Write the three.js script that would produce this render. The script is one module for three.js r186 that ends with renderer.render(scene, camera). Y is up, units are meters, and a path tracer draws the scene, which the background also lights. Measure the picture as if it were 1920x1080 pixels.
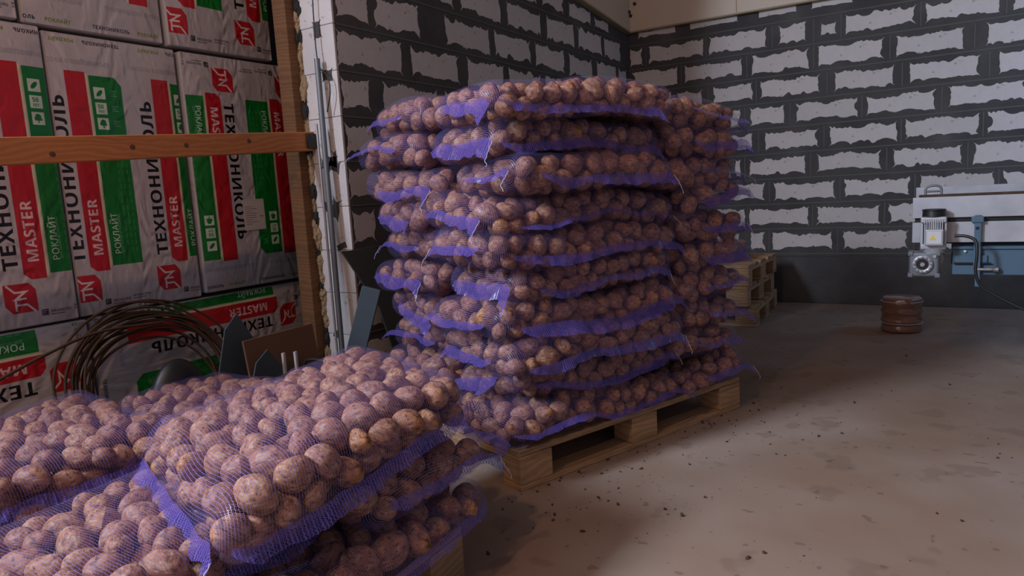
import * as THREE from 'three';
import { mergeGeometries } from 'three/addons/utils/BufferGeometryUtils.js';
import { RoundedBoxGeometry } from 'three/addons/geometries/RoundedBoxGeometry.js';
import { RectAreaLightUniformsLib } from 'three/addons/lights/RectAreaLightUniformsLib.js';

// ---------------------------------------------------------------- camera, sky, light, exposure
const scene = new THREE.Scene();
const renderer = new THREE.WebGLRenderer({ antialias: true });
renderer.toneMapping = THREE.LinearToneMapping;
renderer.toneMappingExposure = 1.0;
renderer.shadowMap.enabled = true;
RectAreaLightUniformsLib.init();

const FOCAL = 1327, YAW = -0.548865, PITCH = 0.13706, ROLL = -0.057035;
const camera = new THREE.PerspectiveCamera(2 * Math.atan(540 / FOCAL) * 180 / Math.PI, 1920 / 1080, 0.05, 60);
camera.position.set(0, 1.02, 0);
{
  const cy = Math.cos(YAW), sy = Math.sin(YAW), cp = Math.cos(PITCH), sp = Math.sin(PITCH);
  const fwd = new THREE.Vector3(sy * cp, -sp, -cy * cp), right = new THREE.Vector3(cy, 0, sy), up = right.clone().cross(fwd);
  camera.up.copy(right.clone().multiplyScalar(-Math.sin(ROLL)).addScaledVector(up, Math.cos(ROLL)));
  camera.lookAt(camera.position.clone().add(fwd));
}
scene.add(camera);
scene.background = new THREE.Color(0x9fb0c8);            // overcast sky outside the gate
scene.backgroundIntensity = 0.2;

// daylight falling in through the high opening in the near left wall, behind the camera
const openingLight = new THREE.RectAreaLight(new THREE.Color(0.78, 0.88, 1.08), 106.0, 1.4, 1.4);
openingLight.position.set(-3.08, 3.3, 1.6); openingLight.lookAt(3, 3.3, 1.6); openingLight.name = 'opening_daylight'; scene.add(openingLight);

// ---------------------------------------------------------------- helpers
function rng(seed) { let a = seed >>> 0; return () => { a = (a + 0x6D2B79F5) | 0; let t = Math.imul(a ^ (a >>> 15), 1 | a); t = (t + Math.imul(t ^ (t >>> 7), 61 | t)) ^ t; return ((t ^ (t >>> 14)) >>> 0) / 4294967296; }; }
const V3 = (x, y, z) => new THREE.Vector3(x, y, z);
const lerp = (a, b, t) => a + (b - a) * t, clamp = (x, a, b) => Math.min(b, Math.max(a, x));
const taken = new Map();
function numbered(name) { const n = taken.get(name) || 0; taken.set(name, n + 1); return n ? `${name}_${String(n).padStart(3, '0')}` : name; }
function tag(o, label, category, group, kind) { o.userData.label = label; if (category) o.userData.category = category; if (group) o.userData.group = group; if (kind) o.userData.kind = kind; return o; }
function thing(name, label, category, pos = [0, 0, 0], turn = 0, group) { const g = new THREE.Group(); g.name = numbered(name); g.position.set(...pos); g.rotation.y = turn; scene.add(g); return tag(g, label, category, group); }
function mesh(name, geo, mat, parent) { const m = new THREE.Mesh(geo, mat); m.name = name; m.castShadow = m.receiveShadow = true; parent.add(m); return m; }
function structure(name, geo, mat, label) { const m = mesh(name, geo, mat, scene); m.userData = { kind: 'structure', label }; return m; }
function boxUV(g, s = 1) { // uv in metres by dominant normal
  const p = g.attributes.position, n = g.attributes.normal, uv = new Float32Array(p.count * 2);
  for (let i = 0; i < p.count; i++) {
    const ax = Math.abs(n.getX(i)), ay = Math.abs(n.getY(i)), az = Math.abs(n.getZ(i));
    let a, b; if (ax >= ay && ax >= az) { a = p.getZ(i); b = p.getY(i); } else if (ay >= az) { a = p.getX(i); b = p.getZ(i); } else { a = p.getX(i); b = p.getY(i); }
    uv[2 * i] = a * s; uv[2 * i + 1] = b * s;
  }
  g.setAttribute('uv', new THREE.BufferAttribute(uv, 2)); return g;
}
const box = (w, h, d, x = 0, y = 0, z = 0) => boxUV(new THREE.BoxGeometry(w, h, d).translate(x, y, z));
const rbox = (w, h, d, x = 0, y = 0, z = 0, r = 0.004) => boxUV(new RoundedBoxGeometry(w, h, d, 2, r).translate(x, y, z));
const cyl = (r0, r1, h, n = 24) => new THREE.CylinderGeometry(r0, r1, h, n);
function tube(pts, r, seg = 64, rad = 6, closed = false) { return new THREE.TubeGeometry(new THREE.CatmullRomCurve3(pts.map(p => p.isVector3 ? p : V3(...p)), closed), seg, r, rad, closed); }

// tileable value noise
function makeNoise(seed, n) { const r = rng(seed), a = new Float32Array(n * n); for (let i = 0; i < n * n; i++) a[i] = r(); return (x, y) => { const xi = Math.floor(x), yi = Math.floor(y), fx = x - xi, fy = y - yi, u = fx * fx * (3 - 2 * fx), v = fy * fy * (3 - 2 * fy), w = (i, j) => a[((j % n) + n) % n * n + ((i % n) + n) % n]; return lerp(lerp(w(xi, yi), w(xi + 1, yi), u), lerp(w(xi, yi + 1), w(xi + 1, yi + 1), u), v); }; }
function fbmTile(seed, base, oct) { const ns = []; for (let o = 0; o < oct; o++) ns.push(makeNoise(seed + o * 17, base << o)); return (u, v) => { let s = 0, a = 0.5, t = 0; for (let o = 0; o < oct; o++) { s += a * ns[o](u * (base << o), v * (base << o)); t += a; a *= 0.55; } return s / t; }; }
function dataTex(w, h, fn, srgb, rep = [1, 1]) {
  const d = new Uint8Array(w * h * 4);
  for (let y = 0; y < h; y++) for (let x = 0; x < w; x++) { const c = fn((x + .5) / w, (y + .5) / h), i = (y * w + x) * 4; for (let k = 0; k < 3; k++) d[i + k] = clamp(Math.round((Array.isArray(c) ? c[k] : c) * 255), 0, 255); d[i + 3] = 255; }
  const t = new THREE.DataTexture(d, w, h); t.wrapS = t.wrapT = THREE.RepeatWrapping; t.magFilter = THREE.LinearFilter; t.minFilter = THREE.LinearMipmapLinearFilter; t.generateMipmaps = true;
  if (srgb) t.colorSpace = THREE.SRGBColorSpace; t.repeat.set(...rep); t.needsUpdate = true; return t;
}
const hash1 = makeNoise(991, 256);
const std = (o) => new THREE.MeshStandardMaterial(o), phys = (o) => new THREE.MeshPhysicalMaterial(o);
const mixc = (a, b, t) => a.map((v, i) => lerp(v, b[i], t));

// ---------------------------------------------------------------- materials
const M = {};
{
  const f1 = fbmTile(11, 4, 6), f2 = fbmTile(29, 16, 4), f3 = fbmTile(47, 3, 4), f4 = fbmTile(53, 64, 2);
  const floorTex = dataTex(1024, 1024, (u, v) => {
    let c = mixc([0.63, 0.56, 0.51], [0.55, 0.48, 0.43], clamp((f1(u, v) - .3) * 2, 0, 1));
    c = mixc(c, [0.53, 0.42, 0.34], clamp((f3(u, v) - .42) * 2.4, 0, .7));
    const s = f2(u, v); if (s > .66) c = mixc(c, [0.36, 0.28, 0.23], clamp((s - .66) * 3, 0, .2));
    if (f4(u, v) > .85) c = mixc(c, [0.30, 0.23, 0.19], .3);
    return c;
  }, true, [1 / 2.3, 1 / 2.3]);
  const floorBump = dataTex(512, 512, (u, v) => f1(u, v) * .6 + f2(u, v) * .4, false, [1 / 1.3, 1 / 1.3]);
  M.floor = std({ map: floorTex, roughness: .82, bumpMap: floorBump, bumpScale: .003 });

  const mt = dataTex(512, 512, (u, v) => mixc([0.27, 0.265, 0.265], [0.36, 0.355, 0.35], clamp((f1(u, v) - .3) * 1.8, 0, 1)), true, [1, 1]);
  const mb = dataTex(512, 512, (u, v) => f1(u, v) * .5 + f2(u, v) * .5, false, [1, 1]);
  M.mortar = std({ map: mt, roughness: .95, bumpMap: mb, bumpScale: .006 });
  M.joint = std({ color: new THREE.Color(0.12, 0.122, 0.117), roughness: .95 });
  const bt = dataTex(512, 512, (u, v) => { let c = mixc([0.86, 0.84, 0.83], [0.78, 0.76, 0.75], f1(u, v)); if (f4(u, v) > .87) c = mixc(c, [0.45, 0.42, 0.4], .5); const s = f2(u, v); if (s > .74) c = mixc(c, [.5, .46, .44], .35); return c; }, true, [2, 2]);
  M.block = [0, 1, 2].map(i => std({ map: bt, color: new THREE.Color().setScalar([1, .93, .97][i]), roughness: .92, bumpMap: mb, bumpScale: .002 }));
  M.plinth = std({ map: mt, roughness: .95, bumpMap: mb, bumpScale: .008 });
  M.plaster = std({ color: new THREE.Color(0.15, 0.13, 0.125), roughness: .95 });
  M.panel = std({ color: new THREE.Color(0.62, 0.52, 0.40), roughness: .5 });
  M.panelEdge = std({ color: new THREE.Color(0.36, 0.27, 0.16), roughness: .6 });
  M.ceiling = std({ color: new THREE.Color(0.16, 0.13, 0.11), roughness: .7 });

  const wood = (seed, a, b) => dataTex(512, 256, (u, v) => {
    const n = fbmTileCache(seed)(u, v), g = Math.sin((v * 16 + n * 3.2 + .6 * Math.sin(u * 6.283)) * 6.283) * .5 + .5;
    return mixc(a, b, clamp(g * .55 + n * .5, 0, 1));
  }, true, [1, 3]);
  const cache = {}; function fbmTileCache(s) { return cache[s] || (cache[s] = fbmTile(s, 4, 5)); }
  M.palletWood = [std({ map: wood(61, [0.76, 0.62, 0.47], [0.63, 0.48, 0.35]), roughness: .85 }), std({ map: wood(67, [0.70, 0.58, 0.45], [0.56, 0.44, 0.33]), roughness: .85 }), std({ map: wood(71, [0.78, 0.65, 0.50], [0.66, 0.51, 0.37]), roughness: .85 })];
  M.beamWood = std({ map: wood(73, [0.78, 0.52, 0.31], [0.66, 0.41, 0.23]), roughness: .7 });
  M.postWood = std({ map: wood(79, [0.50, 0.35, 0.22], [0.38, 0.26, 0.16]), roughness: .85 });
  M.knot = std({ color: new THREE.Color(0.12, 0.055, 0.025), roughness: .8 });
  M.foam = std({ color: new THREE.Color(0.33, 0.23, 0.13), roughness: .95, bumpMap: mb, bumpScale: .012 });
  M.tar = std({ color: new THREE.Color(0.02, 0.018, 0.016), roughness: .9 });

  // potato skin
  const p1 = fbmTile(83, 4, 5), p2 = fbmTile(89, 16, 3), p3 = fbmTile(97, 32, 2);
  const pt = dataTex(256, 256, (u, v) => {
    let c = mixc([0.68, 0.48, 0.34], [0.54, 0.35, 0.23], clamp((p1(u, v) - .3) * 2, 0, 1));
    const s = p2(u, v); c = mixc(c, [0.80, 0.70, 0.60], clamp((s - .55) * 3.5, 0, .55)); if (s < .36) c = mixc(c, [0.30, 0.20, 0.14], clamp((.36 - s) * 6, 0, .75));
    if (p3(u, v) > .78) c = mixc(c, [0.22, 0.14, 0.1], .6);
    return c;
  }, true);
  const pb = dataTex(256, 256, (u, v) => p1(u, v) * .5 + p2(u, v) * .5, false);
  M.potato = std({ map: pt, roughness: .62, bumpMap: pb, bumpScale: .003 });

  // knitted polyethylene net: chains every 7 mm with a zigzag between them
  const netTile = (chainW, zigW, dense) => dataTex(256, 256, (u, v) => {           // tile 28 mm (u, across the chains) x 20 mm (v, along them)
    const c = u * 4, k = Math.floor(c), f = c - k;                                  // 4 chains
    const wob = .07 * Math.sin(v * 6.283 * 2 + k * 1.7);
    const dc = Math.abs(f - .5 + wob) * 7;                                          // mm from the chain
    let a = clamp((chainW - dc) / .22 + .5, 0, 1);
    const row = v * 5, fr = row - Math.floor(row), up = Math.floor(row) % 2 === 0;
    const g = ((f + .5) % 1);                                                       // 0..1 between two chains
    const dz = Math.abs((up ? g : 1 - g) - fr) * 4 * .85;
    a = Math.max(a, clamp((zigW - dz) / .2 + .5, 0, 1) * .9);
    return clamp(a + dense, 0, 1);
  }, false, [1 / .028, 1 / .020]);
  const netLook = { color: new THREE.Color(0.25, 0.215, 0.52), roughness: .3, side: THREE.DoubleSide, transparent: true, sheen: .35, sheenColor: new THREE.Color(0.35, 0.3, 0.8), sheenRoughness: .5 };
  M.net = phys({ ...netLook, alphaMap: netTile(.30, .14, .0) });
  M.netFold = phys({ ...netLook, color: new THREE.Color(0.12, 0.09, 0.40), alphaMap: netTile(.95, .42, .12) });
  M.string = std({ color: new THREE.Color(0.55, 0.56, 0.62), roughness: .5 });

  M.steel = std({ color: new THREE.Color(0.42, 0.43, 0.45), metalness: .7, roughness: .45 });
  const st = fbmTile(101, 4, 4);
  M.galv = std({ map: dataTex(256, 256, (u, v) => mixc([.78, .79, .81], [.64, .65, .68], st(u, v)), true, [3, 3]), metalness: .35, roughness: .45 });
  M.blueSteel = std({ color: new THREE.Color(0.075, 0.14, 0.20), roughness: .5 });
  M.darkBlue = std({ color: new THREE.Color(0.06, 0.085, 0.105), roughness: .6 });
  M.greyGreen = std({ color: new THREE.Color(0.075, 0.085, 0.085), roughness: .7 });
  M.black = std({ color: new THREE.Color(0.012, 0.012, 0.013), roughness: .45 });
  M.rubber = std({ color: new THREE.Color(0.02, 0.02, 0.022), roughness: .75 });
  M.cast = std({ color: new THREE.Color(0.20, 0.22, 0.24), metalness: .5, roughness: .5 });
  M.alu = std({ color: new THREE.Color(0.50, 0.52, 0.55), metalness: .5, roughness: .42 });
  M.rust = std({ map: dataTex(128, 128, (u, v) => mixc([.36, .27, .2], [.22, .15, .11], st(u, v)), true, [8, 8]), roughness: .8, metalness: .2 });
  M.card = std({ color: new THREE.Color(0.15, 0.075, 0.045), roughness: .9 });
  M.white = std({ color: new THREE.Color(0.6, 0.6, 0.6), roughness: .6 });
  M.soil = std({ color: new THREE.Color(0.07, 0.04, 0.025), roughness: 1 });
}

// ---------------------------------------------------------------- room shell
const WX = -2.36, WZ = -6.0, END = -2.46;        // block wall on the left, block wall at the back, near end of the left one
structure('floor', box(9.2, .2, 10.2, -.6, -.1, -1.4), M.floor, 'dirty concrete floor with soil stains');
structure('ceiling', box(9.2, .2, 10.2, -.6, 4.5, -1.4), M.ceiling, 'ceiling of the storehouse');
structure('wall_side', box(.3, 4.4, 10.0, 3.6, 2.2, -1.4), M.plaster, 'plain side wall outside the frame');
structure('wall_rear', box(8.4, 4.4, .3, -.6, 2.2, 3.45), M.plaster, 'plain wall behind the viewer');
structure('wall_near', mergeGeometries([box(.3, 4.4, 1.15, -3.25, 2.2, .325), box(.3, 4.4, 1.0, -3.25, 2.2, 2.8), box(.3, 2.6, 1.4, -3.25, 1.3, 1.6), box(.3, .4, 1.4, -3.25, 4.2, 1.6)]), M.plaster, 'plain left wall with a high opening behind the viewer');
structure('wall_outer', box(.3, 4.4, 9.6, -4.95, 2.2, -1.4), M.plaster, 'plain wall behind the insulation packs');

function raggedBlock(w, h, seed, o = {}) { // an exposed block face with smeared ragged edges, w x h, origin at centre, +z outwards
  const r = rng(seed * 7 + 1), pts = [], step = .009, ph = seed * 7.31 % 97, big = Math.min(1, h / .14);
  const per = [[-w / 2, -h / 2, 1, 0, w, 0, 1], [w / 2, -h / 2, 0, 1, h, -1, 0], [w / 2, h / 2, -1, 0, w, 0, -1], [-w / 2, h / 2, 0, -1, h, 1, 0]];
  per.forEach(([x, y, dx, dy, len, nx, ny], e) => {
    const n = Math.max(3, Math.round(len / step)), amp = (dx ? .024 : .02) * big, lobes = [];
    const nl = dx ? Math.round((e === 0 ? 4 : 2.5) * len / .45 + r()) : r() < .4 ? 1 : 0; for (let i = 0; i < nl; i++) lobes.push([r() * len, .014 + r() * .05, (.008 + r() * .026) * big]);
    const slope = dx ? (r() - .5) * .045 * big : (r() - .5) * .02;
    for (let i = 0; i < n; i++) {
      const t = i / n * len, q = t * 13 + e * 31 + ph, q2 = t * 75 + e * 53 + ph;
      let off = amp * Math.max(0, hash1(q, ph) - .32) * 1.5 + (e === 2 ? .022 : e === 0 ? .012 : .010) * big * Math.max(0, hash1(q2, ph + 9) - .25) + Math.max(0, slope * (t / len - .5));
      for (const [c, hw, d] of lobes) { const k = (t - c) / hw; if (k * k < 1) off = Math.max(off, d * Math.sqrt(1 - k * k)); }
      off = clamp(off, 0, dx ? h * .36 : .07);
      const edge = Math.min(t, len - t); off = Math.min(off, edge * .75 + .001);
      pts.push(new THREE.Vector2(x + dx * t + nx * off, y + dy * t + ny * off));
    }
  });
  const g = new THREE.ExtrudeGeometry(new THREE.Shape(pts), { depth: .0035, bevelEnabled: false, curveSegments: 1, steps: 1 });
  return boxUV(g);
}
// the exposed faces of the back wall, course by course from the bottom: [left, right] in metres
const backCourses = [
  [[-2.3, -1.92], [-1.86, -1.42], [-1.34, -1.22], [-1.17, -.72], [-.65, -.2], [-.14, .3], [.36, .8], [.86, 1.3]],
  [[-2.32, -2.12], [-2.06, -1.69], [-1.63, -1.38], [-1.35, -.89], [-.84, -.39], [-.34, .08], [.14, .58], [.64, 1.08]],
  [[-2.28, -1.68], [-1.61, -1.22], [-1.16, -.7], [-.64, -.2], [-.14, .31], [.36, .8], [.86, 1.3]],
  [[-2.32, -2.0], [-1.94, -1.48], [-1.46, -1.41], [-1.35, -.92], [-.84, -.39], [-.32, .12], [.18, .6], [.66, 1.1]],
  [[-2.3, -1.7], [-1.62, -1.32], [-1.22, -.82], [-.75, -.29], [-.24, .21], [.26, .66], [.72, 1.2]],
  [[-2.32, -1.9], [-1.84, -1.62], [-1.57, -1.41], [-1.34, -1.07], [-.99, -.55], [-.5, -.05], [.02, .47], [.54, 1.0]],
  [[-2.33, -1.98], [-1.94, -1.71], [-1.63, -1.31], [-1.26, -.81], [-.72, -.31], [-.22, .21], [.31, .75], [.82, 1.2]],
  [[-2.33, -1.92], [-1.86, -1.39], [-1.32, -.89], [-.83, -.38], [-.31, .11], [.23, .66], [.72, 1.2]],
  [[-2.34, -2.22], [-2.17, -1.7], [-1.66, -1.2], [-1.12, -.91], [-.81, -.7], [-.64, -.18], [-.13, .31], [.38, .8], [.88, 1.3]],
  [[-2.26, -1.93], [-1.81, -1.42], [-1.26, -.98], [-.88, -.59], [-.5, -.1], [0, .4], [.5, 1]],
];
{
  const wall = structure('wall_back', box(8.4, 4.4, .3, -.6, 2.2, WZ - .15), M.mortar, 'white aerated block wall smeared with dark mortar at the back');
  mesh('plinth', rbox(6.1, .37, .05, .6, .185, WZ + .02, .006), M.plinth, wall);
  backCourses.forEach((row, k) => row.forEach(([a, b], i) => {
    const r = rng(k * 31 + i * 7 + 5), top = .016 + r() * .014, bot = .018 + r() * .016;
    let y0 = .39 + .2 * k + bot, y1 = .59 + .2 * k - top;
    if (k === 9) { y0 = 2.245; y1 = 2.30; }
    if (k === 8 && i === 4) { y0 += .03; y1 -= .04; }
    const g = raggedBlock(b - a, y1 - y0, k * 97 + i * 13 + 3); const m = mesh('block', g, M.block[(k * 3 + i) % 3], wall); m.position.set((a + b) / 2, (y0 + y1) / 2, WZ);
  }));
  for (let k = 0; k < 10; k++) mesh('bed_joint', box(3.7, .009, .005, -.5, .39 + .2 * k, WZ), M.joint, wall);
  backCourses.forEach((row, k) => row.forEach(([a, b], i) => { if (row[i + 1] && k < 9) mesh('head_joint', box(.008, .17, .005, (b + row[i + 1][0]) / 2, .49 + .2 * k, WZ), M.joint, wall); }));
}
// left block wall: lengths along z measured from its near end; rows from the bottom (course joints at .22 + .2 k)
{
  const wall = structure('wall_left', box(.21, 4.4, 3.54, WX - .105, 2.2, -4.23), M.mortar, 'white aerated block wall smeared with dark mortar on the left');
  const rows = { 5: [[-2.46, -2.66], [-2.76, -3.22], [-3.3, -3.76], [-3.84, -4.3], [-4.38, -4.84], [-4.92, -5.38], [-5.46, -5.92]],
    6: [[-2.46, -2.66], [-2.75, -3.2], [-3.27, -3.7], [-3.77, -4.2], [-4.28, -4.72], [-4.8, -5.22], [-5.3, -5.8]],
    7: [[-2.46, -2.92], [-2.99, -3.42], [-3.5, -3.91], [-3.97, -4.39], [-4.45, -4.9], [-4.97, -5.4], [-5.47, -5.9]],
    8: [[-2.47, -2.69], [-2.73, -3.08], [-3.31, -3.76], [-3.82, -4.27], [-4.33, -4.76], [-4.83, -5.24], [-5.33, -5.72], [-5.78, -5.95]],
    9: [[-2.47, -2.9], [-2.96, -3.06], [-3.12, -3.41], [-3.47, -3.91], [-3.98, -4.43], [-4.51, -4.94], [-5.0, -5.45], [-5.49, -5.83]],
    10: [[-2.47, -2.75], [-2.83, -3.25], [-3.33, -3.8], [-3.88, -4.38], [-4.46, -4.78], [-4.87, -5.25], [-5.32, -5.6]],
    11: [[-2.47, -2.95], [-3.03, -3.5], [-3.58, -4.05], [-4.13, -4.6]] };
  for (let k = 0; k < 5; k++) rows[k] = k % 2 ? [[-2.46, -2.62], [-2.72, -3.18], [-3.26, -3.72], [-3.8, -4.26], [-4.34, -4.8], [-4.88, -5.34], [-5.42, -5.9]] : [[-2.46, -2.9], [-2.99, -3.45], [-3.53, -3.99], [-4.07, -4.53], [-4.61, -5.07], [-5.15, -5.61], [-5.69, -5.93]];
  for (const key in rows) { const k = +key; rows[k].forEach(([a, b], i) => {
    const r = rng(k * 57 + i * 11 + 900), top = .014 + r() * .012, bot = .018 + r() * .014, yb = .17 + .205 * k;
    let y0 = yb + bot, y1 = yb + .205 - top; const lim = 2.29 + (-6 - (b)) * -.09; // under the sloping panel
    if (y1 > lim) y1 = lim; if (y1 - y0 < .04) return;
    const m = mesh('block', raggedBlock(Math.abs(b - a), y1 - y0, k * 89 + i * 17 + 700), M.block[(k + i) % 3], wall); m.rotation.y = Math.PI / 2; m.scale.z = .35; m.position.set(WX, (y0 + y1) / 2, (a + b) / 2);
  }); mesh('bed_joint', box(.005, .008, 3.5, WX, .17 + .205 * k, -4.22), M.joint, wall); }
  for (let k = 0; k < 13; k++) { const yb = .17 + .205 * k; // the near end of the wall: whole block ends with thin joints
    mesh('end_block', rbox(.208, .2035, .014, WX - .105, yb + .1025, END + .006, .003), M.block[k % 3], wall);
  }
  // smears of mortar on the end blocks
  const rr = rng(77); for (let k = 0; k < 14; k++) { const yb = .17 + .205 * Math.floor(rr() * 12), w = .03 + rr() * .06, h = .03 + rr() * .08; const m = mesh('mortar_smear', raggedBlock(w, h, k * 5 + 3), M.mortar, wall); m.rotation.z = (rr() - .5) * .8; m.position.set(WX - .05 - rr() * .12, yb + (rr() - .5) * .04, END + .0125); }
  // rough foam bead along the inner edge of the end
  const fr = rng(5); for (let k = 0; k < 70; k++) { const g = new THREE.IcosahedronGeometry(.02 + fr() * .018, 2), p = g.attributes.position; for (let i = 0; i < p.count; i++) { const s = 1 + .6 * (hash1(p.getX(i) * 160 + k * 9, p.getY(i) * 160 + p.getZ(i) * 130) - .5); p.setXYZ(i, p.getX(i) * s * .75, p.getY(i) * s * 1.35, p.getZ(i) * s * .6); } g.computeVertexNormals(); const m = mesh('foam_bead', g, fr() < .22 ? M.tar : M.foam, wall); m.position.set(WX - .212 - fr() * .02, .1 + k * .042, END + .004 + fr() * .01); }
}
// beige panels above the blocks, in the corner
{
  const pb = structure('trim_1', rbox(2.4, 2.08, .05, WX + .05 + 1.2 - .02, 3.34, WZ + .028, .004), M.panel, 'beige panel lining the top of the back wall');
  for (const x of [-1.42, -.47, .48]) mesh('panel_seam', box(.006, 2.06, .004, x, 3.34, WZ + .0535), M.panelEdge, pb);
  mesh('panel_edge', box(2.38, .012, .052, WX + .05 + 1.2 - .02, 2.298, WZ + .028), M.panelEdge, pb);
  for (const [x, y] of [[-2.26, 2.52], [-2.3, 2.43]]) { const b = mesh('bolt_head', cyl(.014, .014, .012, 12).rotateX(Math.PI / 2), M.black, pb); b.position.set(x, y, WZ + .059); }
  const s = new THREE.Shape([[2.40, 2.635], [5.98, 2.30], [5.98, 4.38], [2.40, 4.38]].map(p => new THREE.Vector2(...p)));
  const g = boxUV(new THREE.ExtrudeGeometry(s, { depth: .05, bevelEnabled: false })); const m = structure('trim_2', g, M.panel, 'beige panel with a sloping lower edge on the left wall');
  m.rotation.y = Math.PI / 2; m.position.set(WX, 0, 0);
  const ed = mesh('panel_edge', box(3.6, .012, .052), M.panelEdge, m); ed.position.set(4.19, 2.462, .026); ed.rotation.z = -.0933;
  const bolt = mesh('bolt_head', cyl(.013, .013, .012, 12).rotateX(Math.PI / 2), M.black, m); bolt.position.set(5.93, 2.46, .055);
}

// ---------------------------------------------------------------- pallets
function makePallet(label, x, y, z, turn, group) { // 1.2 (x) x .8 (z) x .144, origin at the centre of its base
  const p = thing('wooden_pallet', label, 'pallet', [x, y, z], turn, group), r = rng(Math.round(x * 100 + z * 37 + 999));
  const w = () => M.palletWood[Math.floor(r() * 3)];
  const L = 1.256, W = .82;
  for (const [zz, ww] of [[-W / 2 + .0725, .145], [-W / 4 + .015, .1], [0, .145], [W / 4 - .015, .1], [W / 2 - .0725, .145]]) mesh('deck_board', rbox(L, .022, ww - .004, 0, .132, zz, .003), w(), p);
  for (const xx of [-L / 2 + .0725, 0, L / 2 - .0725]) mesh('stringer_board', rbox(.145, .022, W, xx, .109, 0, .003), w(), p);
  for (const xx of [-L / 2 + .0725, 0, L / 2 - .0725]) for (const [zz, ww] of [[-W / 2 + .05, .1], [0, .145], [W / 2 - .05, .1]]) mesh('block', rbox(.145, .078, ww, xx, .06, zz, .003), w(), p);
  for (const [zz, ww] of [[-W / 2 + .05, .1], [0, .145], [W / 2 - .05, .1]]) mesh('bottom_board', rbox(L, .02, ww, 0, .01, zz, .003), w(), p);
  return p;
}
const SA = V3(-1.203, 0, -1.954), SD = V3(.359, 0, -.933), SW = V3(-.933, 0, -.359);      // stack frame: near corner, along the long side, along the short side
const stackAt = (s, t) => SA.clone().addScaledVector(SD, s).addScaledVector(SW, t);
{
  const c = stackAt(.628, .41), turn = Math.atan2(-SD.z, SD.x);
  makePallet('light wooden pallet under the tall stack of potato sacks', c.x, 0, c.z, turn);
  makePallet('wooden pallet under the foreground pile of potato sacks', -1.475, 0, -.80, Math.PI / 2 + .02);
  makePallet('wooden pallet under the sacks in the left foreground corner', -2.33, 0, -.80, Math.PI / 2 - .01);
  const q = V3(-1.72, 0, -5.30);
  ['empty wooden pallet on the floor, lowest of the three behind the stack', 'empty wooden pallet in the middle of the three behind the stack', 'dark wooden pallet on top of the two behind the stack'].forEach((l, i) => makePallet(l, q.x + [.02, -.015, 0][i], .143 * i, q.z, [.03, -.02, -.03][i], 'pallets behind the stack'));
}

// ---------------------------------------------------------------- potatoes and net sacks
function potatoGeo(seed, det) {
  const g = new THREE.SphereGeometry(1, det, Math.round(det * .65)), p = g.attributes.position, r = rng(seed), k = [r() * 50, r() * 50, r() * 50], bend = (r() - .5) * .25;
  for (let i = 0; i < p.count; i++) {
    let x = p.getX(i), y = p.getY(i), z = p.getZ(i);
    const s = 1 + .10 * Math.sin(x * 2.1 + k[0]) * Math.cos(y * 1.9 + k[1]) + .05 * Math.sin(z * 3.7 + k[2] + x * 2);
    x *= s; y *= s; z *= s; y += bend * (x * x - .5) * .6;
    p.setXYZ(i, x, y, z);
  }
  let far = 0; for (let i = 0; i < p.count; i++) far = Math.max(far, Math.hypot(p.getX(i), p.getY(i), p.getZ(i))); g.scale(1.03 / far, 1.03 / far, 1.03 / far);
  g.computeVertexNormals(); return g;
}
const potatoShapes = [potatoGeo(1, 20), potatoGeo(2, 20), potatoGeo(3, 20)];
const potatoes = [];                                   // {pos, quat, axes, shape, tint, sack}

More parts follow.
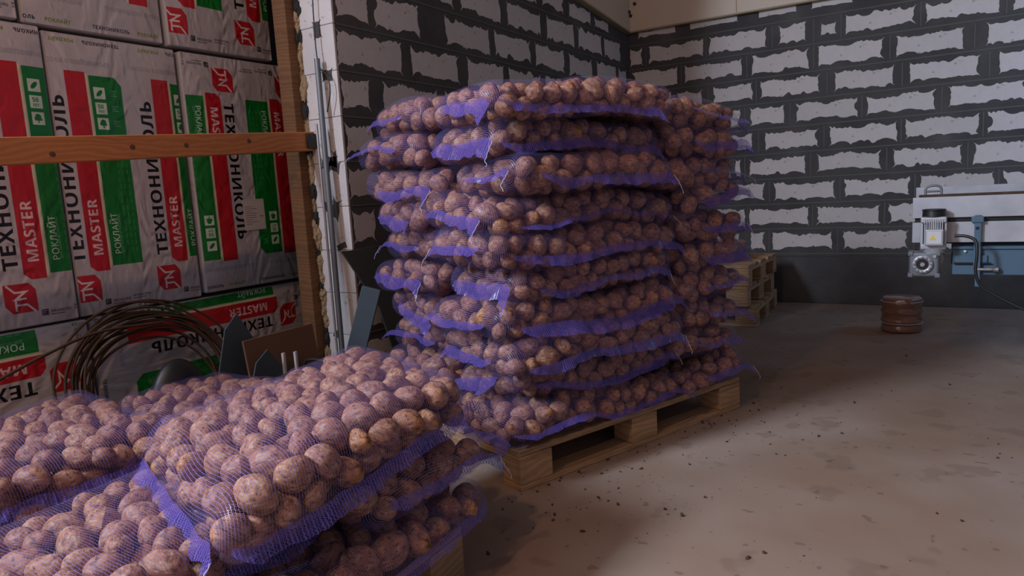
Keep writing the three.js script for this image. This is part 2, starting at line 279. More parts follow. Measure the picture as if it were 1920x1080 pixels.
function makeSack(o) { // corners: plan points (u-,v-), (u+,v-), (u+,v+), (u-,v+)
  const r = rng(o.seed), C = o.corners.map(c => V3(c[0], 0, c[1]));
  const L = (C[0].distanceTo(C[1]) + C[3].distanceTo(C[2])) / 2, W = (C[0].distanceTo(C[3]) + C[1].distanceTo(C[2])) / 2, T = o.t, R = T / 2, U = L / 2 - R * 1.0, Vv = W / 2 - R;
  const lift = o.lift || 0, droop = o.droop || 0, wavp = r() * 6, wava = o.wave ?? .018, rollU = (r() - .5) * (o.tip ?? .03), rollV = (r() - .5) * (o.tip ?? .03);
  const warp = (u, v, y) => {
    const a = u / L + .5, b = v / W + .5, p = C[0].clone().multiplyScalar((1 - a) * (1 - b)).addScaledVector(C[1], a * (1 - b)).addScaledVector(C[2], a * b).addScaledVector(C[3], (1 - a) * b);
    const uu = 2 * u / L, vv = 2 * v / W;
    p.y = o.y + R + y + lift * Math.max(-.3, (1 - uu * uu)) * Math.max(-.3, 1 - vv * vv) + wava * Math.sin(u * 8 + wavp) * Math.cos(v * 8 + wavp * 1.7) + (rollU + (o.tiltU || 0)) * uu + rollV * vv - droop * Math.max(0, Math.abs(uu) - .6) * 2;
    return p;
  };
  // packing of the potatoes
  const size = o.size || 1, N = Math.round(L * W * T * .58 / (4.19 * Math.pow(.036 * size, 3))), ps = [];
  for (let i = 0; i < N; i++) { const s = (.80 + r() * .42) * size; ps.push({ x: (r() * 2 - 1) * (U + R * .4), y: (r() * 2 - 1) * R * .5, z: (r() * 2 - 1) * (Vv + R * .4), r: .0352 * s, ax: [.0352 * s * (1.06 + r() * .26), .0352 * s * (.94 + r() * .08), .0352 * s * (.84 + r() * .08)] }); }
  for (let it = 0; it < 70; it++) {
    for (let i = 0; i < N; i++) { const a = ps[i]; for (let j = i + 1; j < N; j++) { const b = ps[j]; const dx = b.x - a.x, dz = b.z - a.z, m = (a.r + b.r) * 1.0; if (dx > m || dx < -m || dz > m || dz < -m) continue; const dy = b.y - a.y, d2 = dx * dx + dy * dy + dz * dz; if (d2 < m * m && d2 > 1e-9) { const d = Math.sqrt(d2), k = (m - d) / d * .42; a.x -= dx * k; a.y -= dy * k; a.z -= dz * k; b.x += dx * k; b.y += dy * k; b.z += dz * k; } } }
    for (const a of ps) { const bx = clamp(a.x, -U, U), bz = clamp(a.z, -Vv, Vv), dx = a.x - bx, dz = a.z - bz, d = Math.hypot(dx, a.y, dz), lim = R - a.r * .92; if (d > lim) { const k = lim / d; a.x = bx + dx * k; a.y *= k; a.z = bz + dz * k; } }
  }
  const euler = new THREE.Euler(), q = new THREE.Quaternion();
  for (const a of ps) { euler.set((r() - .5) * 1.1, r() * 6.283, (r() - .5) * 1.1); a.q = new THREE.Quaternion().setFromEuler(euler); a.inv = a.q.clone().invert(); }
  // net: loops round the width (theta), slices along the length (k)
  const nu = o.res || 64, ncap = Math.max(6, Math.round(nu * .1)), nth = o.resT || 72;
  const slices = []; for (let i = 0; i <= ncap; i++) slices.push([-U, (1 - i / ncap) * -Math.PI / 2]); for (let i = 1; i < nu; i++) slices.push([lerp(-U, U, i / nu), 0]); for (let i = 0; i <= ncap; i++) slices.push([U, i / ncap * Math.PI / 2]);
  const arc = [], half = 2 * Vv, turnL = Math.PI * R, tot = 2 * half + 2 * turnL;
  for (let j = 0; j <= nth; j++) { let s = j / nth * tot; if (s < half) arc.push([lerp(Vv, -Vv, s / half), 0, -1]); else if ((s -= half) < turnL) { const a = s / R; arc.push([-Vv, -Math.sin(a), -Math.cos(a)]); } else if ((s -= turnL) < half) arc.push([lerp(-Vv, Vv, s / half), 0, 1]); else { s -= half; const a = Math.min(Math.PI, s / R); arc.push([Vv, Math.sin(a), Math.cos(a)]); } }
  const ns = slices.length, cols = nth + 1, B = new Float32Array(ns * cols * 3), D = new Float32Array(ns * cols * 3), ob = new Float32Array(ns * cols).fill(0), rho = new Float32Array(ns * cols);
  for (let k = 0; k < ns; k++) for (let j = 0; j < cols; j++) { const i = (k * cols + j) * 3, [u0, ph] = slices[k], [v0, nv, ny] = arc[j], c = Math.cos(ph); B[i] = u0; B[i + 1] = 0; B[i + 2] = v0; D[i] = Math.sin(ph); D[i + 1] = c * ny; D[i + 2] = c * nv; }
  const iv = V3(), id = V3(), tmp = V3();
  // bucket potatoes along u for speed
  for (const a of ps) {
    const reach = a.ax[0] * 1.06;
    for (let k = 0; k < ns; k++) {
      const u0 = slices[k][0]; if (Math.abs(slices[k][1]) < 1e-6 && Math.abs(a.x - u0) > reach) continue; if (slices[k][1] !== 0 && Math.abs(a.x - u0) > R + reach) continue;
      for (let j = 0; j < nth; j++) {
        const i = (k * cols + j) * 3; const wx = a.x - B[i], wy = a.y - B[i + 1], wz = a.z - B[i + 2], dd = wx * D[i] + wy * D[i + 1] + wz * D[i + 2];
        if (dd < -reach) continue; if (wx * wx + wy * wy + wz * wz - dd * dd > reach * reach) continue;
        iv.set(-wx, -wy, -wz).applyQuaternion(a.inv); id.set(D[i], D[i + 1], D[i + 2]).applyQuaternion(a.inv);
        const e = .0018, A0 = a.ax[0] * 1.03 + e, A1 = a.ax[1] * 1.03 + e, A2 = a.ax[2] * 1.03 + e; iv.set(iv.x / A0, iv.y / A1, iv.z / A2); id.set(id.x / A0, id.y / A1, id.z / A2);
        const qa = id.dot(id), qb = iv.dot(id), qc = iv.dot(iv) - 1, disc = qb * qb - qa * qc; if (disc <= 0) continue;
        const t = (-qb + Math.sqrt(disc)) / qa; if (t > ob[k * cols + j]) ob[k * cols + j] = t;
      }
    }
  }
  for (let k = 0; k < ns; k++) ob[k * cols + nth] = ob[k * cols];
  for (let i = 0; i < rho.length; i++) rho[i] = Math.max(ob[i], R * .8);
  const at = (k, j) => rho[k * cols + ((j % nth) + nth) % nth];
  for (let it = 0; it < 70; it++) for (let k = 0; k < ns; k++) { // taut membrane over the potatoes (successive over-relaxation)
    const k0 = Math.max(0, k - 1) * cols, k1 = Math.min(ns - 1, k + 1) * cols, kk = k * cols;
    for (let j = 0; j < nth; j++) { const av = (rho[k0 + j] + rho[k1 + j] + rho[kk + (j ? j - 1 : nth - 1)] + rho[kk + (j < nth - 1 ? j + 1 : 0)]) / 4, v = rho[kk + j] + 1.7 * (av - .00003 - rho[kk + j]); rho[kk + j] = Math.max(ob[kk + j], v); }
    rho[kk + nth] = rho[kk];
  }
  const pos = new Float32Array(ns * cols * 3), uv = new Float32Array(ns * cols * 2), idx = [];
  const local = (k, j) => { const i = (k * cols + j) * 3, d = rho[k * cols + j]; return [B[i] + D[i] * d, B[i + 1] + D[i + 1] * d, B[i + 2] + D[i + 2] * d]; };
  for (let k = 0; k < ns; k++) for (let j = 0; j < cols; j++) { const [u, y, v] = local(k, j), p = warp(u, v, y), i = k * cols + j; pos.set([p.x, p.y, p.z], i * 3); uv[2 * i] = slices[k][0] + Math.sin(slices[k][1]) * 0 + slices[k][1] * R + .006 * Math.sin(j * .23 + wavp); uv[2 * i + 1] = j / nth * tot; }
  for (let k = 0; k < ns - 1; k++) for (let j = 0; j < nth; j++) { const a = k * cols + j, b = a + cols; idx.push(a, a + 1, b, b, a + 1, b + 1); }
  const g = new THREE.BufferGeometry(); g.setAttribute('position', new THREE.BufferAttribute(pos, 3)); g.setAttribute('uv', new THREE.BufferAttribute(uv, 2)); g.setIndex(idx); g.computeVertexNormals();
  const sack = thing('potato_sack', o.label, 'sack', [0, 0, 0], 0, o.group);
  const base = warp(0, 0, -R); sack.position.copy(base); g.translate(-base.x, -base.y, -base.z);
  mesh('net', g, M.net, sack);
  // seams: strips of folded net hanging from the rim
  const P = (k, j) => { const i = (k * cols + ((j % nth) + nth) % nth) * 3; return V3(pos[i] + base.x, pos[i + 1] + base.y, pos[i + 2] + base.z); };
  const jSide = (sgn) => { let best = 0, bv = -9; for (let j = 0; j < nth; j++) { const [, nv, ny] = arc[j], s = nv * sgn - Math.abs(ny + .35) * .8; if (s > bv) { bv = s; best = j; } } return best; };
  for (const bd of o.bands || []) {
    const path = [], outs = [];
    if (bd.side[0] === 'v') { const j = jSide(bd.side === 'v+' ? 1 : -1); for (let k = ncap >> 1; k < ns - (ncap >> 1); k++) { path.push(P(k, j)); outs.push(null); } }
    else { const k = bd.side === 'u+' ? ns - 1 : 0; const n = 40; for (let i = 0; i <= n; i++) { const v = lerp(-Vv, Vv, i / n); let best = 0, bd2 = 9; for (let j = 0; j < nth; j++) if (Math.abs(arc[j][1]) < .5) { const d = Math.abs(arc[j][0] - v); if (d < bd2) { bd2 = d; best = j; } } path.push(P(k, best)); } }
    if (bd.flip) path.reverse();
    const a0 = bd.from ?? 0, a1 = bd.to ?? 1, sub = path.slice(Math.floor(a0 * (path.length - 1)), Math.ceil(a1 * (path.length - 1)) + 1);
    const centre = warp(0, 0, 0);
    // smooth
    let sm = sub; for (let it = 0; it < 5; it++) sm = sm.map((p, i) => i === 0 || i === sm.length - 1 ? p : p.clone().multiplyScalar(.5).addScaledVector(sm[i - 1], .25).addScaledVector(sm[i + 1], .25));
    const first = sm[0], last = sm[sm.length - 1], dir = last.clone().sub(first).setY(0).normalize(), outw = V3(dir.z, 0, -dir.x); if (outw.dot(sm[sm.length >> 1].clone().sub(centre)) < 0) outw.negate();
    const ext = bd.flap ?? .05; const full = [...sm]; const nEx = 8; for (let i = 1; i <= nEx; i++) full.push(last.clone().addScaledVector(dir, ext * i / nEx).addScaledVector(outw, ext * .25 * i / nEx).add(V3(0, -.30 * ext * (i / nEx) ** 2, 0)));
    const nL = full.length, nW = 6, wid = bd.width || .032, bp = [], bu = [], bi = [], ph = r() * 6; let len = 0; const flapStart = nL - nEx - 1;
    for (let i = 0; i < nL; i++) {
      if (i) len += full[i].distanceTo(full[i - 1]);
      const fl = i > flapStart ? (i - flapStart) / nEx : 0, env = Math.min(1, i / 5), wv = wid * (.45 + .55 * env) * (.95 + .5 * (hash1(len * 9 + ph * 7, ph) - .5) + .25 * (hash1(len * 40 + ph, ph * 3) - .5)) * (1 + (bd.fan ?? .55) * fl);
      for (let j = 0; j <= nW; j++) { const t = j / nW, fold = (hash1(len * 120 + ph, t * 2 + ph) - .5) * .009 + (hash1(len * 22 + ph * 5, ph) - .5) * .02, sway = (hash1(len * 7 + ph * 11, ph + 3) - .5) * .03 + (hash1(len * 19 + ph, ph + 7) - .5) * .012;
        const p = full[i].clone().addScaledVector(outw, .004 + t * wv * (bd.out ?? .45) + fold * (t + .15)).add(V3(0, .008 - t * wv * (bd.drop ?? .85) + sway, 0));
        bp.push(p.x - base.x, p.y - base.y, p.z - base.z); bu.push(len * .8, t * wid); }
    }
    for (let i = 0; i < nL - 1; i++) for (let j = 0; j < nW; j++) { const a = i * (nW + 1) + j, b = a + nW + 1; bi.push(a, a + 1, b, b, a + 1, b + 1); }
    const bg = new THREE.BufferGeometry(); bg.setAttribute('position', new THREE.Float32BufferAttribute(bp, 3)); bg.setAttribute('uv', new THREE.Float32BufferAttribute(bu, 2)); bg.setIndex(bi); bg.computeVertexNormals();
    const seam = mesh(bd.side[0] === 'v' ? 'side_seam' : 'mouth_hem', bg, M.netFold, sack);
    if (bd.string !== false) { // white stitching thread on the loose end
      const e0 = nL - 1, pts = []; for (let j = 0; j <= nW; j++) { const a = (e0 * (nW + 1) + j) * 3; pts.push(V3(bp[a], bp[a + 1], bp[a + 2]).addScaledVector(dir, .004 * (j % 2)).addScaledVector(outw, .003)); }
      const tail = pts[nW].clone(); pts.push(tail.clone().add(V3(0, -.012, 0)).addScaledVector(dir, .01), tail.clone().add(V3(0, -.02, 0)).addScaledVector(dir, .004 + r() * .012));
      mesh('stitching', tube(pts, bd.thread ?? .0009, 24, 5), M.string, seam);
    }
  }
  for (const a of ps) { const p = warp(a.x, a.z, a.y); potatoes.push({ pos: p, quat: a.q, ax: a.ax, shape: Math.floor(r() * 3), tint: r(), sack: o }); }
  return sack;
}

// foreground pile: plan corners in metres
const pile = [];
function pileSack(label, where, y, t, corners, bands, extra = {}) { makeSack({ label, where, y, t, corners, bands, seed: 1000 + pile.length * 77, res: 110, resT: 130, size: 1.08, wave: .01, tip: .005, potatoLabel: where, group: null, ...extra }); pile.push(label); }
pileSack('topmost purple net sack of potatoes in the foreground pile', 'topmost sack of the foreground pile', .375, .15, [[-1.72, -.96], [-1.64, -1.68], [-1.05, -1.50], [-1.06, -.72]], [{ side: 'v+', width: .04, out: .35, drop: .9, flap: .05 }, { side: 'u-', width: .045, out: .5, drop: .8, flap: .06 }, { side: 'v-', width: .05, flip: true, from: .72, flap: .05, out: .5, drop: .7, string: false }], { lift: .03, tiltU: .03 });
pileSack('purple net potato sack in the left foreground, upper layer', 'upper left sack of the foreground pile', .325, .12, [[-1.80, -.62], [-1.76, -1.14], [-2.46, -1.24], [-2.46, -.66]], [{ side: 'u-', width: .04, out: .4, drop: .8, flap: .02 }, { side: 'v-', width: .03, flap: .02 }], { lift: .02 });
pileSack('purple net potato sack in shadow behind the topmost foreground sack', 'back left sack of the foreground pile', .27, .12, [[-1.72, -1.2], [-1.70, -1.72], [-2.44, -1.74], [-2.44, -1.28]], [{ side: 'v-', width: .03, flap: .02 }], { lift: .015 });
pileSack('purple net potato sack bulging below the topmost one, nearest to the camera', 'nearest sack of the foreground pile', .262, .125, [[-1.72, -.36], [-1.72, -1.16], [-1.20, -1.12], [-1.16, -.34]], [{ side: 'v+', width: .035, flap: .05 }], { lift: .015 });
pileSack('purple net potato sack under the right end of the topmost foreground sack', 'middle right sack of the foreground pile', .262, .12, [[-1.66, -1.54], [-1.03, -1.53], [-1.05, -1.06], [-1.66, -1.16]], [{ side: 'u+', width: .035, out: .4, flap: .07, flip: true }]);
pileSack('purple net potato sack under the upper left foreground sack', 'middle left sack of the foreground pile', .245, .11, [[-1.78, -.5], [-1.76, -1.18], [-2.5, -1.22], [-2.5, -.55]], [{ side: 'u-', width: .035, flap: .03 }, { side: 'v-', width: .03, flap: .03 }]);
pileSack('lowest purple net potato sack on the right edge of the foreground pallet', 'lowest right sack of the foreground pile', .148, .12, [[-1.45, -.42], [-1.45, -1.52], [-1.02, -1.52], [-1.02, -.42]], [{ side: 'v+', width: .04, out: .3, flap: .05, flip: true }]);
pileSack('lowest purple net potato sack in the middle of the foreground pile', 'lowest middle sack of the foreground pile', .148, .12, [[-1.82, -.4], [-1.82, -1.5], [-1.46, -1.5], [-1.46, -.4]], []);
pileSack('lowest purple net potato sack in the left foreground', 'lowest left sack of the foreground pile', .148, .12, [[-1.86, -.4], [-1.86, -1.4], [-2.5, -1.4], [-2.5, -.4]], []);

// tall stack: ten layers of three sacks
const ordinal = ['bottom', 'second', 'third', 'fourth', 'fifth', 'sixth', 'seventh', 'eighth', 'ninth', 'top'];
for (let k = 0; k < 10; k++) {
  const r = rng(500 + k), y = .147 + .1215 * k, j = (m) => (r() - .5) * 2 * m, top = k === 9, at = (s, t) => { const p = stackAt(s, t); return [p.x, p.z]; };
  const name = k === 0 ? 'bottom layer' : k === 9 ? 'top layer' : `${ordinal[k]} layer up`;
  const sN = -.02 + j(.05), eN = .82 + j(.05), tN = -.025 + j(.045), wN = .42 + j(.02);
  const oN = j(.015);
  makeSack({ label: `purple potato sack at the near corner of the tall stack, ${name}`, where: `near corner sack, ${name}, of the tall stack`, y, t: .128, seed: 2000 + k * 91, res: 70, resT: 76, group: 'sacks of the tall stack', lift: top ? .035 : .006,
    corners: [at(sN, tN), at(eN, tN + oN), at(eN + j(.02), tN + wN), at(sN + j(.03), tN + wN)],
    bands: [{ side: 'v-', width: .03 + r() * .018, out: .3 + r() * .5, drop: .4 + r() * .6, flap: .03 + r() * .06, from: r() * .12, to: .8 + r() * .2, string: r() < .6 }, { side: 'u-', width: .035 + r() * .03, out: .4 + r() * .4, drop: .4 + r() * .5, flap: .02 + r() * .06, flip: r() < .75, from: r() * .3, string: r() < .3 }] });
  const sM = -.03 + j(.04), tM = tN + wN + .01, tE = .87 + j(.05);
  makeSack({ label: `purple potato sack on the left side of the tall stack, ${name}`, where: `left side sack, ${name}, of the tall stack`, y: y + j(.006) - (top ? .02 : 0), t: .128, seed: 3000 + k * 83, res: 64, resT: 76, group: 'sacks of the tall stack', lift: top ? .03 : .004,
    corners: [at(sM, tM), at(sM + .82, tM), at(sM + .82, tE), at(sM + j(.03), tE)],
    bands: [{ side: 'u-', width: .03 + r() * .025, out: .5, drop: .3 + r() * .6, flap: .02 + r() * .05, flip: r() < .5, from: r() * .3, string: r() < .25 }, { side: 'v+', width: .034, flap: .03, string: false }] });
  const sC = eN + .015 + j(.01), eC = 1.275 + j(.025);
  makeSack({ label: `purple potato sack across the far end of the tall stack, ${name}`, where: `far end sack, ${name}, of the tall stack`, y: y + j(.006) - (top ? .035 : 0), t: .128, seed: 4000 + k * 79, res: 60, resT: 70, group: 'sacks of the tall stack', lift: top ? .02 : .004,
    corners: [at(sC, -.03 + j(.03)), at(sC, .82), at(eC, .82), at(eC, -.03 + j(.03))],
    bands: [{ side: 'u-', width: .03 + r() * .02, out: .4 + r() * .4, drop: .4 + r() * .4, flap: .02 + r() * .06, from: r() * .2, string: r() < .3 }, { side: 'v+', width: .032, flap: .03, flip: true, string: false }] });
}
// dark sack on the pallets behind
{ const at = (s, t) => [-1.16 - t, -4.92 - s];
  makeSack({ label: 'purple net potato sack in the dark on the pallets behind the stack', where: 'pallets behind the stack', y: .435, t: .12, seed: 6001, res: 48, resT: 60, corners: [at(.02, .05), at(.02, .85), at(.46, .85), at(.46, .05)], bands: [{ side: 'u-', flap: .04 }] }); }

// the 300 potatoes that show largest become objects, the others one mass
{
  const BW = 640, BH = 360, depth = new Float32Array(BW * BH).fill(1e9), ids = new Int32Array(BW * BH).fill(-1), seen = new Int32Array(potatoes.length);
  camera.updateMatrixWorld(); const inv = camera.matrixWorld.clone().invert(), p = V3(), f = FOCAL * BW / 1920;
  potatoes.forEach((o, n) => {
    p.copy(o.pos).applyMatrix4(inv); const d = -p.z; if (d < .2) return; const cx = BW / 2 + f * p.x / d, cy = BH / 2 - f * p.y / d, rr = f * o.ax[1] / d;
    for (let y = Math.max(0, Math.floor(cy - rr)); y <= Math.min(BH - 1, cy + rr); y++) for (let x = Math.max(0, Math.floor(cx - rr)); x <= Math.min(BW - 1, cx + rr); x++) {
      const q = ((x + .5 - cx) ** 2 + (y + .5 - cy) ** 2) / (rr * rr); if (q > 1) continue; const z = d - o.ax[1] * Math.sqrt(1 - q); if (z < depth[y * BW + x]) { depth[y * BW + x] = z; ids[y * BW + x] = n; }
    }
  });
  for (const i of ids) if (i >= 0) seen[i]++;
  const order = potatoes.map((_, i) => i).sort((a, b) => seen[b] - seen[a]), single = new Set(order.slice(0, 300));
  const tints = [0, 1, 2, 3, 4].map(i => { const m = M.potato.clone(); m.color = new THREE.Color().setRGB(lerp(.80, 1.0, i / 4), lerp(.72, .98, i / 4), lerp(.72, .9, (i * 2 % 5) / 4)); return m; });
  for (const i of order.slice(0, 300)) { const o = potatoes[i], m = mesh(numbered('potato'), potatoShapes[o.shape], tints[Math.floor(o.tint * 4.99)], scene); m.position.copy(o.pos); m.quaternion.copy(o.quat); m.scale.set(...o.ax); tag(m, `brown unwashed potato inside the ${o.sack.where}`, 'potato', `potatoes in the ${o.sack.where}`); }
  const mass = new THREE.Group(); mass.name = 'potato_mass'; scene.add(mass); tag(mass, 'brown unwashed potatoes filling the purple net sacks', 'potatoes', null, 'stuff');
  potatoShapes.forEach((g, s) => {
    const list = potatoes.filter((o, i) => o.shape === s && !single.has(i)), im = new THREE.InstancedMesh(g, M.potato, list.length), mx = new THREE.Matrix4(), c = new THREE.Color();
    list.forEach((o, i) => { mx.compose(o.pos, o.quat, V3(...o.ax)); im.setMatrixAt(i, mx); c.setRGB(lerp(.78, 1.0, o.tint), lerp(.70, .97, o.tint), lerp(.70, .9, (o.tint * 7) % 1)); im.setColorAt(i, c); });
    im.name = 'potatoes'; im.userData.kind = 'stuff'; im.castShadow = im.receiveShadow = true; mass.add(im);
  });
  console.log('potatoes', potatoes.length, 'seen', seen.filter(s => s > 0).length, 'smallest single', seen[order[299]]);
}

// ---------------------------------------------------------------- insulation packs
function packCanvas(offset, seed) { // print of one pack face: .58 x 1.16 m, upright, text running upwards
  const W = 640, H = 1280, c = document.createElement('canvas'); c.width = W; c.height = H; const x = c.getContext('2d');
  x.fillStyle = '#c0babd'; x.fillRect(0, 0, W, H);
  const period = .66 * W, P = (v) => v * W;
  for (let n = -2; n < 3; n++) {
    const o = offset * W + n * period, Y = (v) => v * H;
    const red = '#c0202c', green = '#0f7a2c', cream = '#e6d8a0';
    x.fillStyle = red; x.beginPath(); x.moveTo(o + P(.16), Y(.125)); x.lineTo(o + P(.305), Y(.125)); x.lineTo(o + P(.305), Y(.845)); x.lineTo(o + P(.205), Y(.845)); x.lineTo(o + P(.16), Y(.825)); x.closePath(); x.fill();
    x.fillStyle = cream; x.fillRect(o + P(.308), Y(.13), P(.012), Y(.71));
    x.fillStyle = green; x.beginPath(); x.moveTo(o + P(.33), Y(.135)); x.lineTo(o + P(.52), Y(.135)); x.lineTo(o + P(.57), Y(.165)); x.lineTo(o + P(.57), Y(.83)); x.lineTo(o + P(.33), Y(.83)); x.closePath(); x.fill();
    x.save(); x.translate(o + P(.09), Y(.81)); x.rotate(-Math.PI / 2); x.fillStyle = '#0d0d12'; x.font = 'bold 84px sans-serif'; x.textBaseline = 'middle'; const tw = x.measureText('ТЕХНОНИКОЛЬ').width; x.scale(Y(.60) / tw, 1); x.fillText('ТЕХНОНИКОЛЬ', 0, 0); x.restore();
    x.save(); x.translate(o + P(.235), Y(.79)); x.rotate(-Math.PI / 2); x.fillStyle = '#e9c9c9'; x.font = 'bold 64px sans-serif'; x.textBaseline = 'middle'; const mw = x.measureText('MASTER').width; x.scale(Y(.21) / mw, 1); x.fillText('MASTER', 0, 0); x.restore();
    x.save(); x.translate(o + P(.385), Y(.79)); x.rotate(-Math.PI / 2); x.fillStyle = '#d8e6d8'; x.font = '44px sans-serif'; x.textBaseline = 'middle'; const rw = x.measureText('РОКЛАЙТ').width; x.scale(Y(.155) / rw, 1); x.fillText('РОКЛАЙТ', 0, 0); x.restore();
    x.save(); x.translate(o + P(.43), Y(.785)); x.rotate(-Math.PI / 2); x.fillStyle = '#7fb58a'; x.font = '17px sans-serif'; x.fillText('ДЛЯ ТЕПЛА И ТИШИНЫ', 0, 0); for (let l = 0; l < 3; l++) { x.fillStyle = '#3f935a'; for (let q = 0; q < 13; q++) x.fillRect(q * 34, 22 + l * 22, 22, 5); } x.restore();
    for (let i = 0; i < 3; i++) { // pictograms
      const ix = o + P(.355), iy = Y(.175 + i * .055), s = P(.085); x.fillStyle = '#cfe0cf'; x.fillRect(ix, iy, s, s); x.fillStyle = green;
      if (i === 0) { x.beginPath(); x.ellipse(ix + s * .5, iy + s * .5, s * .36, s * .17, -.8, 0, 7); x.fill(); } else if (i === 1) { x.font = 'bold 26px sans-serif'; x.textBaseline = 'alphabetic'; x.fillText('50', ix + 11, iy + 28); x.font = 'bold 16px sans-serif'; x.fillText('ЛЕТ', ix + 11, iy + 46); } else { x.beginPath(); x.arc(ix + s * .5, iy + s * .38, s * .24, 0, 7); x.arc(ix + s * .34, iy + s * .52, s * .16, 0, 7); x.arc(ix + s * .66, iy + s * .52, s * .16, 0, 7); x.fill(); x.fillRect(ix + s * .45, iy + s * .5, s * .1, s * .36); }
      x.fillStyle = '#5fa775'; x.fillRect(o + P(.48), iy + s * .2, P(.05), 5); x.fillRect(o + P(.48), iy + s * .4, P(.035), 5); x.fillRect(o + P(.48), iy + s * .6, P(.05), 5);
    }
    // emblem
    const ex = o + P(.02), ey = Y(.855), ew = P(.2), eh = Y(.098); x.fillStyle = red; x.beginPath(); x.moveTo(ex, ey); x.lineTo(ex + ew * .8, ey); x.lineTo(ex + ew, ey + eh * .25); x.lineTo(ex + ew, ey + eh); x.lineTo(ex + ew * .22, ey + eh); x.lineTo(ex, ey + eh * .72); x.closePath(); x.fill();
    x.strokeStyle = '#ded6d6'; x.lineWidth = 9; x.lineJoin = 'miter'; x.save(); x.translate(ex + ew * .5, ey + eh * .52); x.rotate(-Math.PI / 2); const a = ew * .27;
    x.beginPath(); x.moveTo(-a * 1.5, -a * .62); x.lineTo(0 - a * .1, -a * .62); x.moveTo(-a * .75, -a * .62); x.lineTo(-a * .75, a * .65); x.moveTo(0, a * .65); x.lineTo(0, -a * .62); x.lineTo(a * .85, a * .65); x.lineTo(a * .85, -a * .62); x.lineTo(a * 1.8, -a * 1.5); x.moveTo(-a * .75, a * .65); x.lineTo(-a * 1.8, a * 1.6); x.stroke(); x.restore();
    // small print under the emblem
    x.fillStyle = '#33333a'; x.font = 'bold 18px sans-serif'; x.textBaseline = 'alphabetic'; x.fillText('PROНОЛО', o + P(.30), Y(.967)); x.fillRect(o + P(.30), Y(.972), 60, 3); x.strokeStyle = '#33333a'; x.lineWidth = 5; x.strokeRect(o + P(.245), Y(.954), 22, 22); x.strokeRect(o + P(.257), Y(.960), 9, 9);
    x.font = 'bold 15px sans-serif'; x.fillText('RESIDENTIAL', o + P(.46), Y(.958)); x.fillRect(o + P(.46), Y(.963), 70, 3);
    // top: grey line of print and the upside-down edge print
    x.fillStyle = '#8f8a98'; x.font = 'bold 25px sans-serif'; x.save(); x.translate(o + P(.5), Y(.085)); x.rotate(Math.PI); x.strokeStyle = '#8f8a98'; x.lineWidth = 1.4; x.strokeText('ПРОИЗВЕДЕНО В РОССИИ', 0, 0); x.restore();
    x.save(); x.translate(o + P(.6), Y(.012)); x.rotate(Math.PI); x.font = 'bold 24px sans-serif'; x.fillStyle = '#16161c'; x.fillText('ТЕХНОНИКОЛЬ', 0, 0); x.fillStyle = '#6f8a2c'; x.fillText('РОКЛАЙТ', 215, 0); x.restore();
  }
  const t = new THREE.CanvasTexture(c); t.colorSpace = THREE.SRGBColorSpace; t.anisotropy = 8; return t;
}
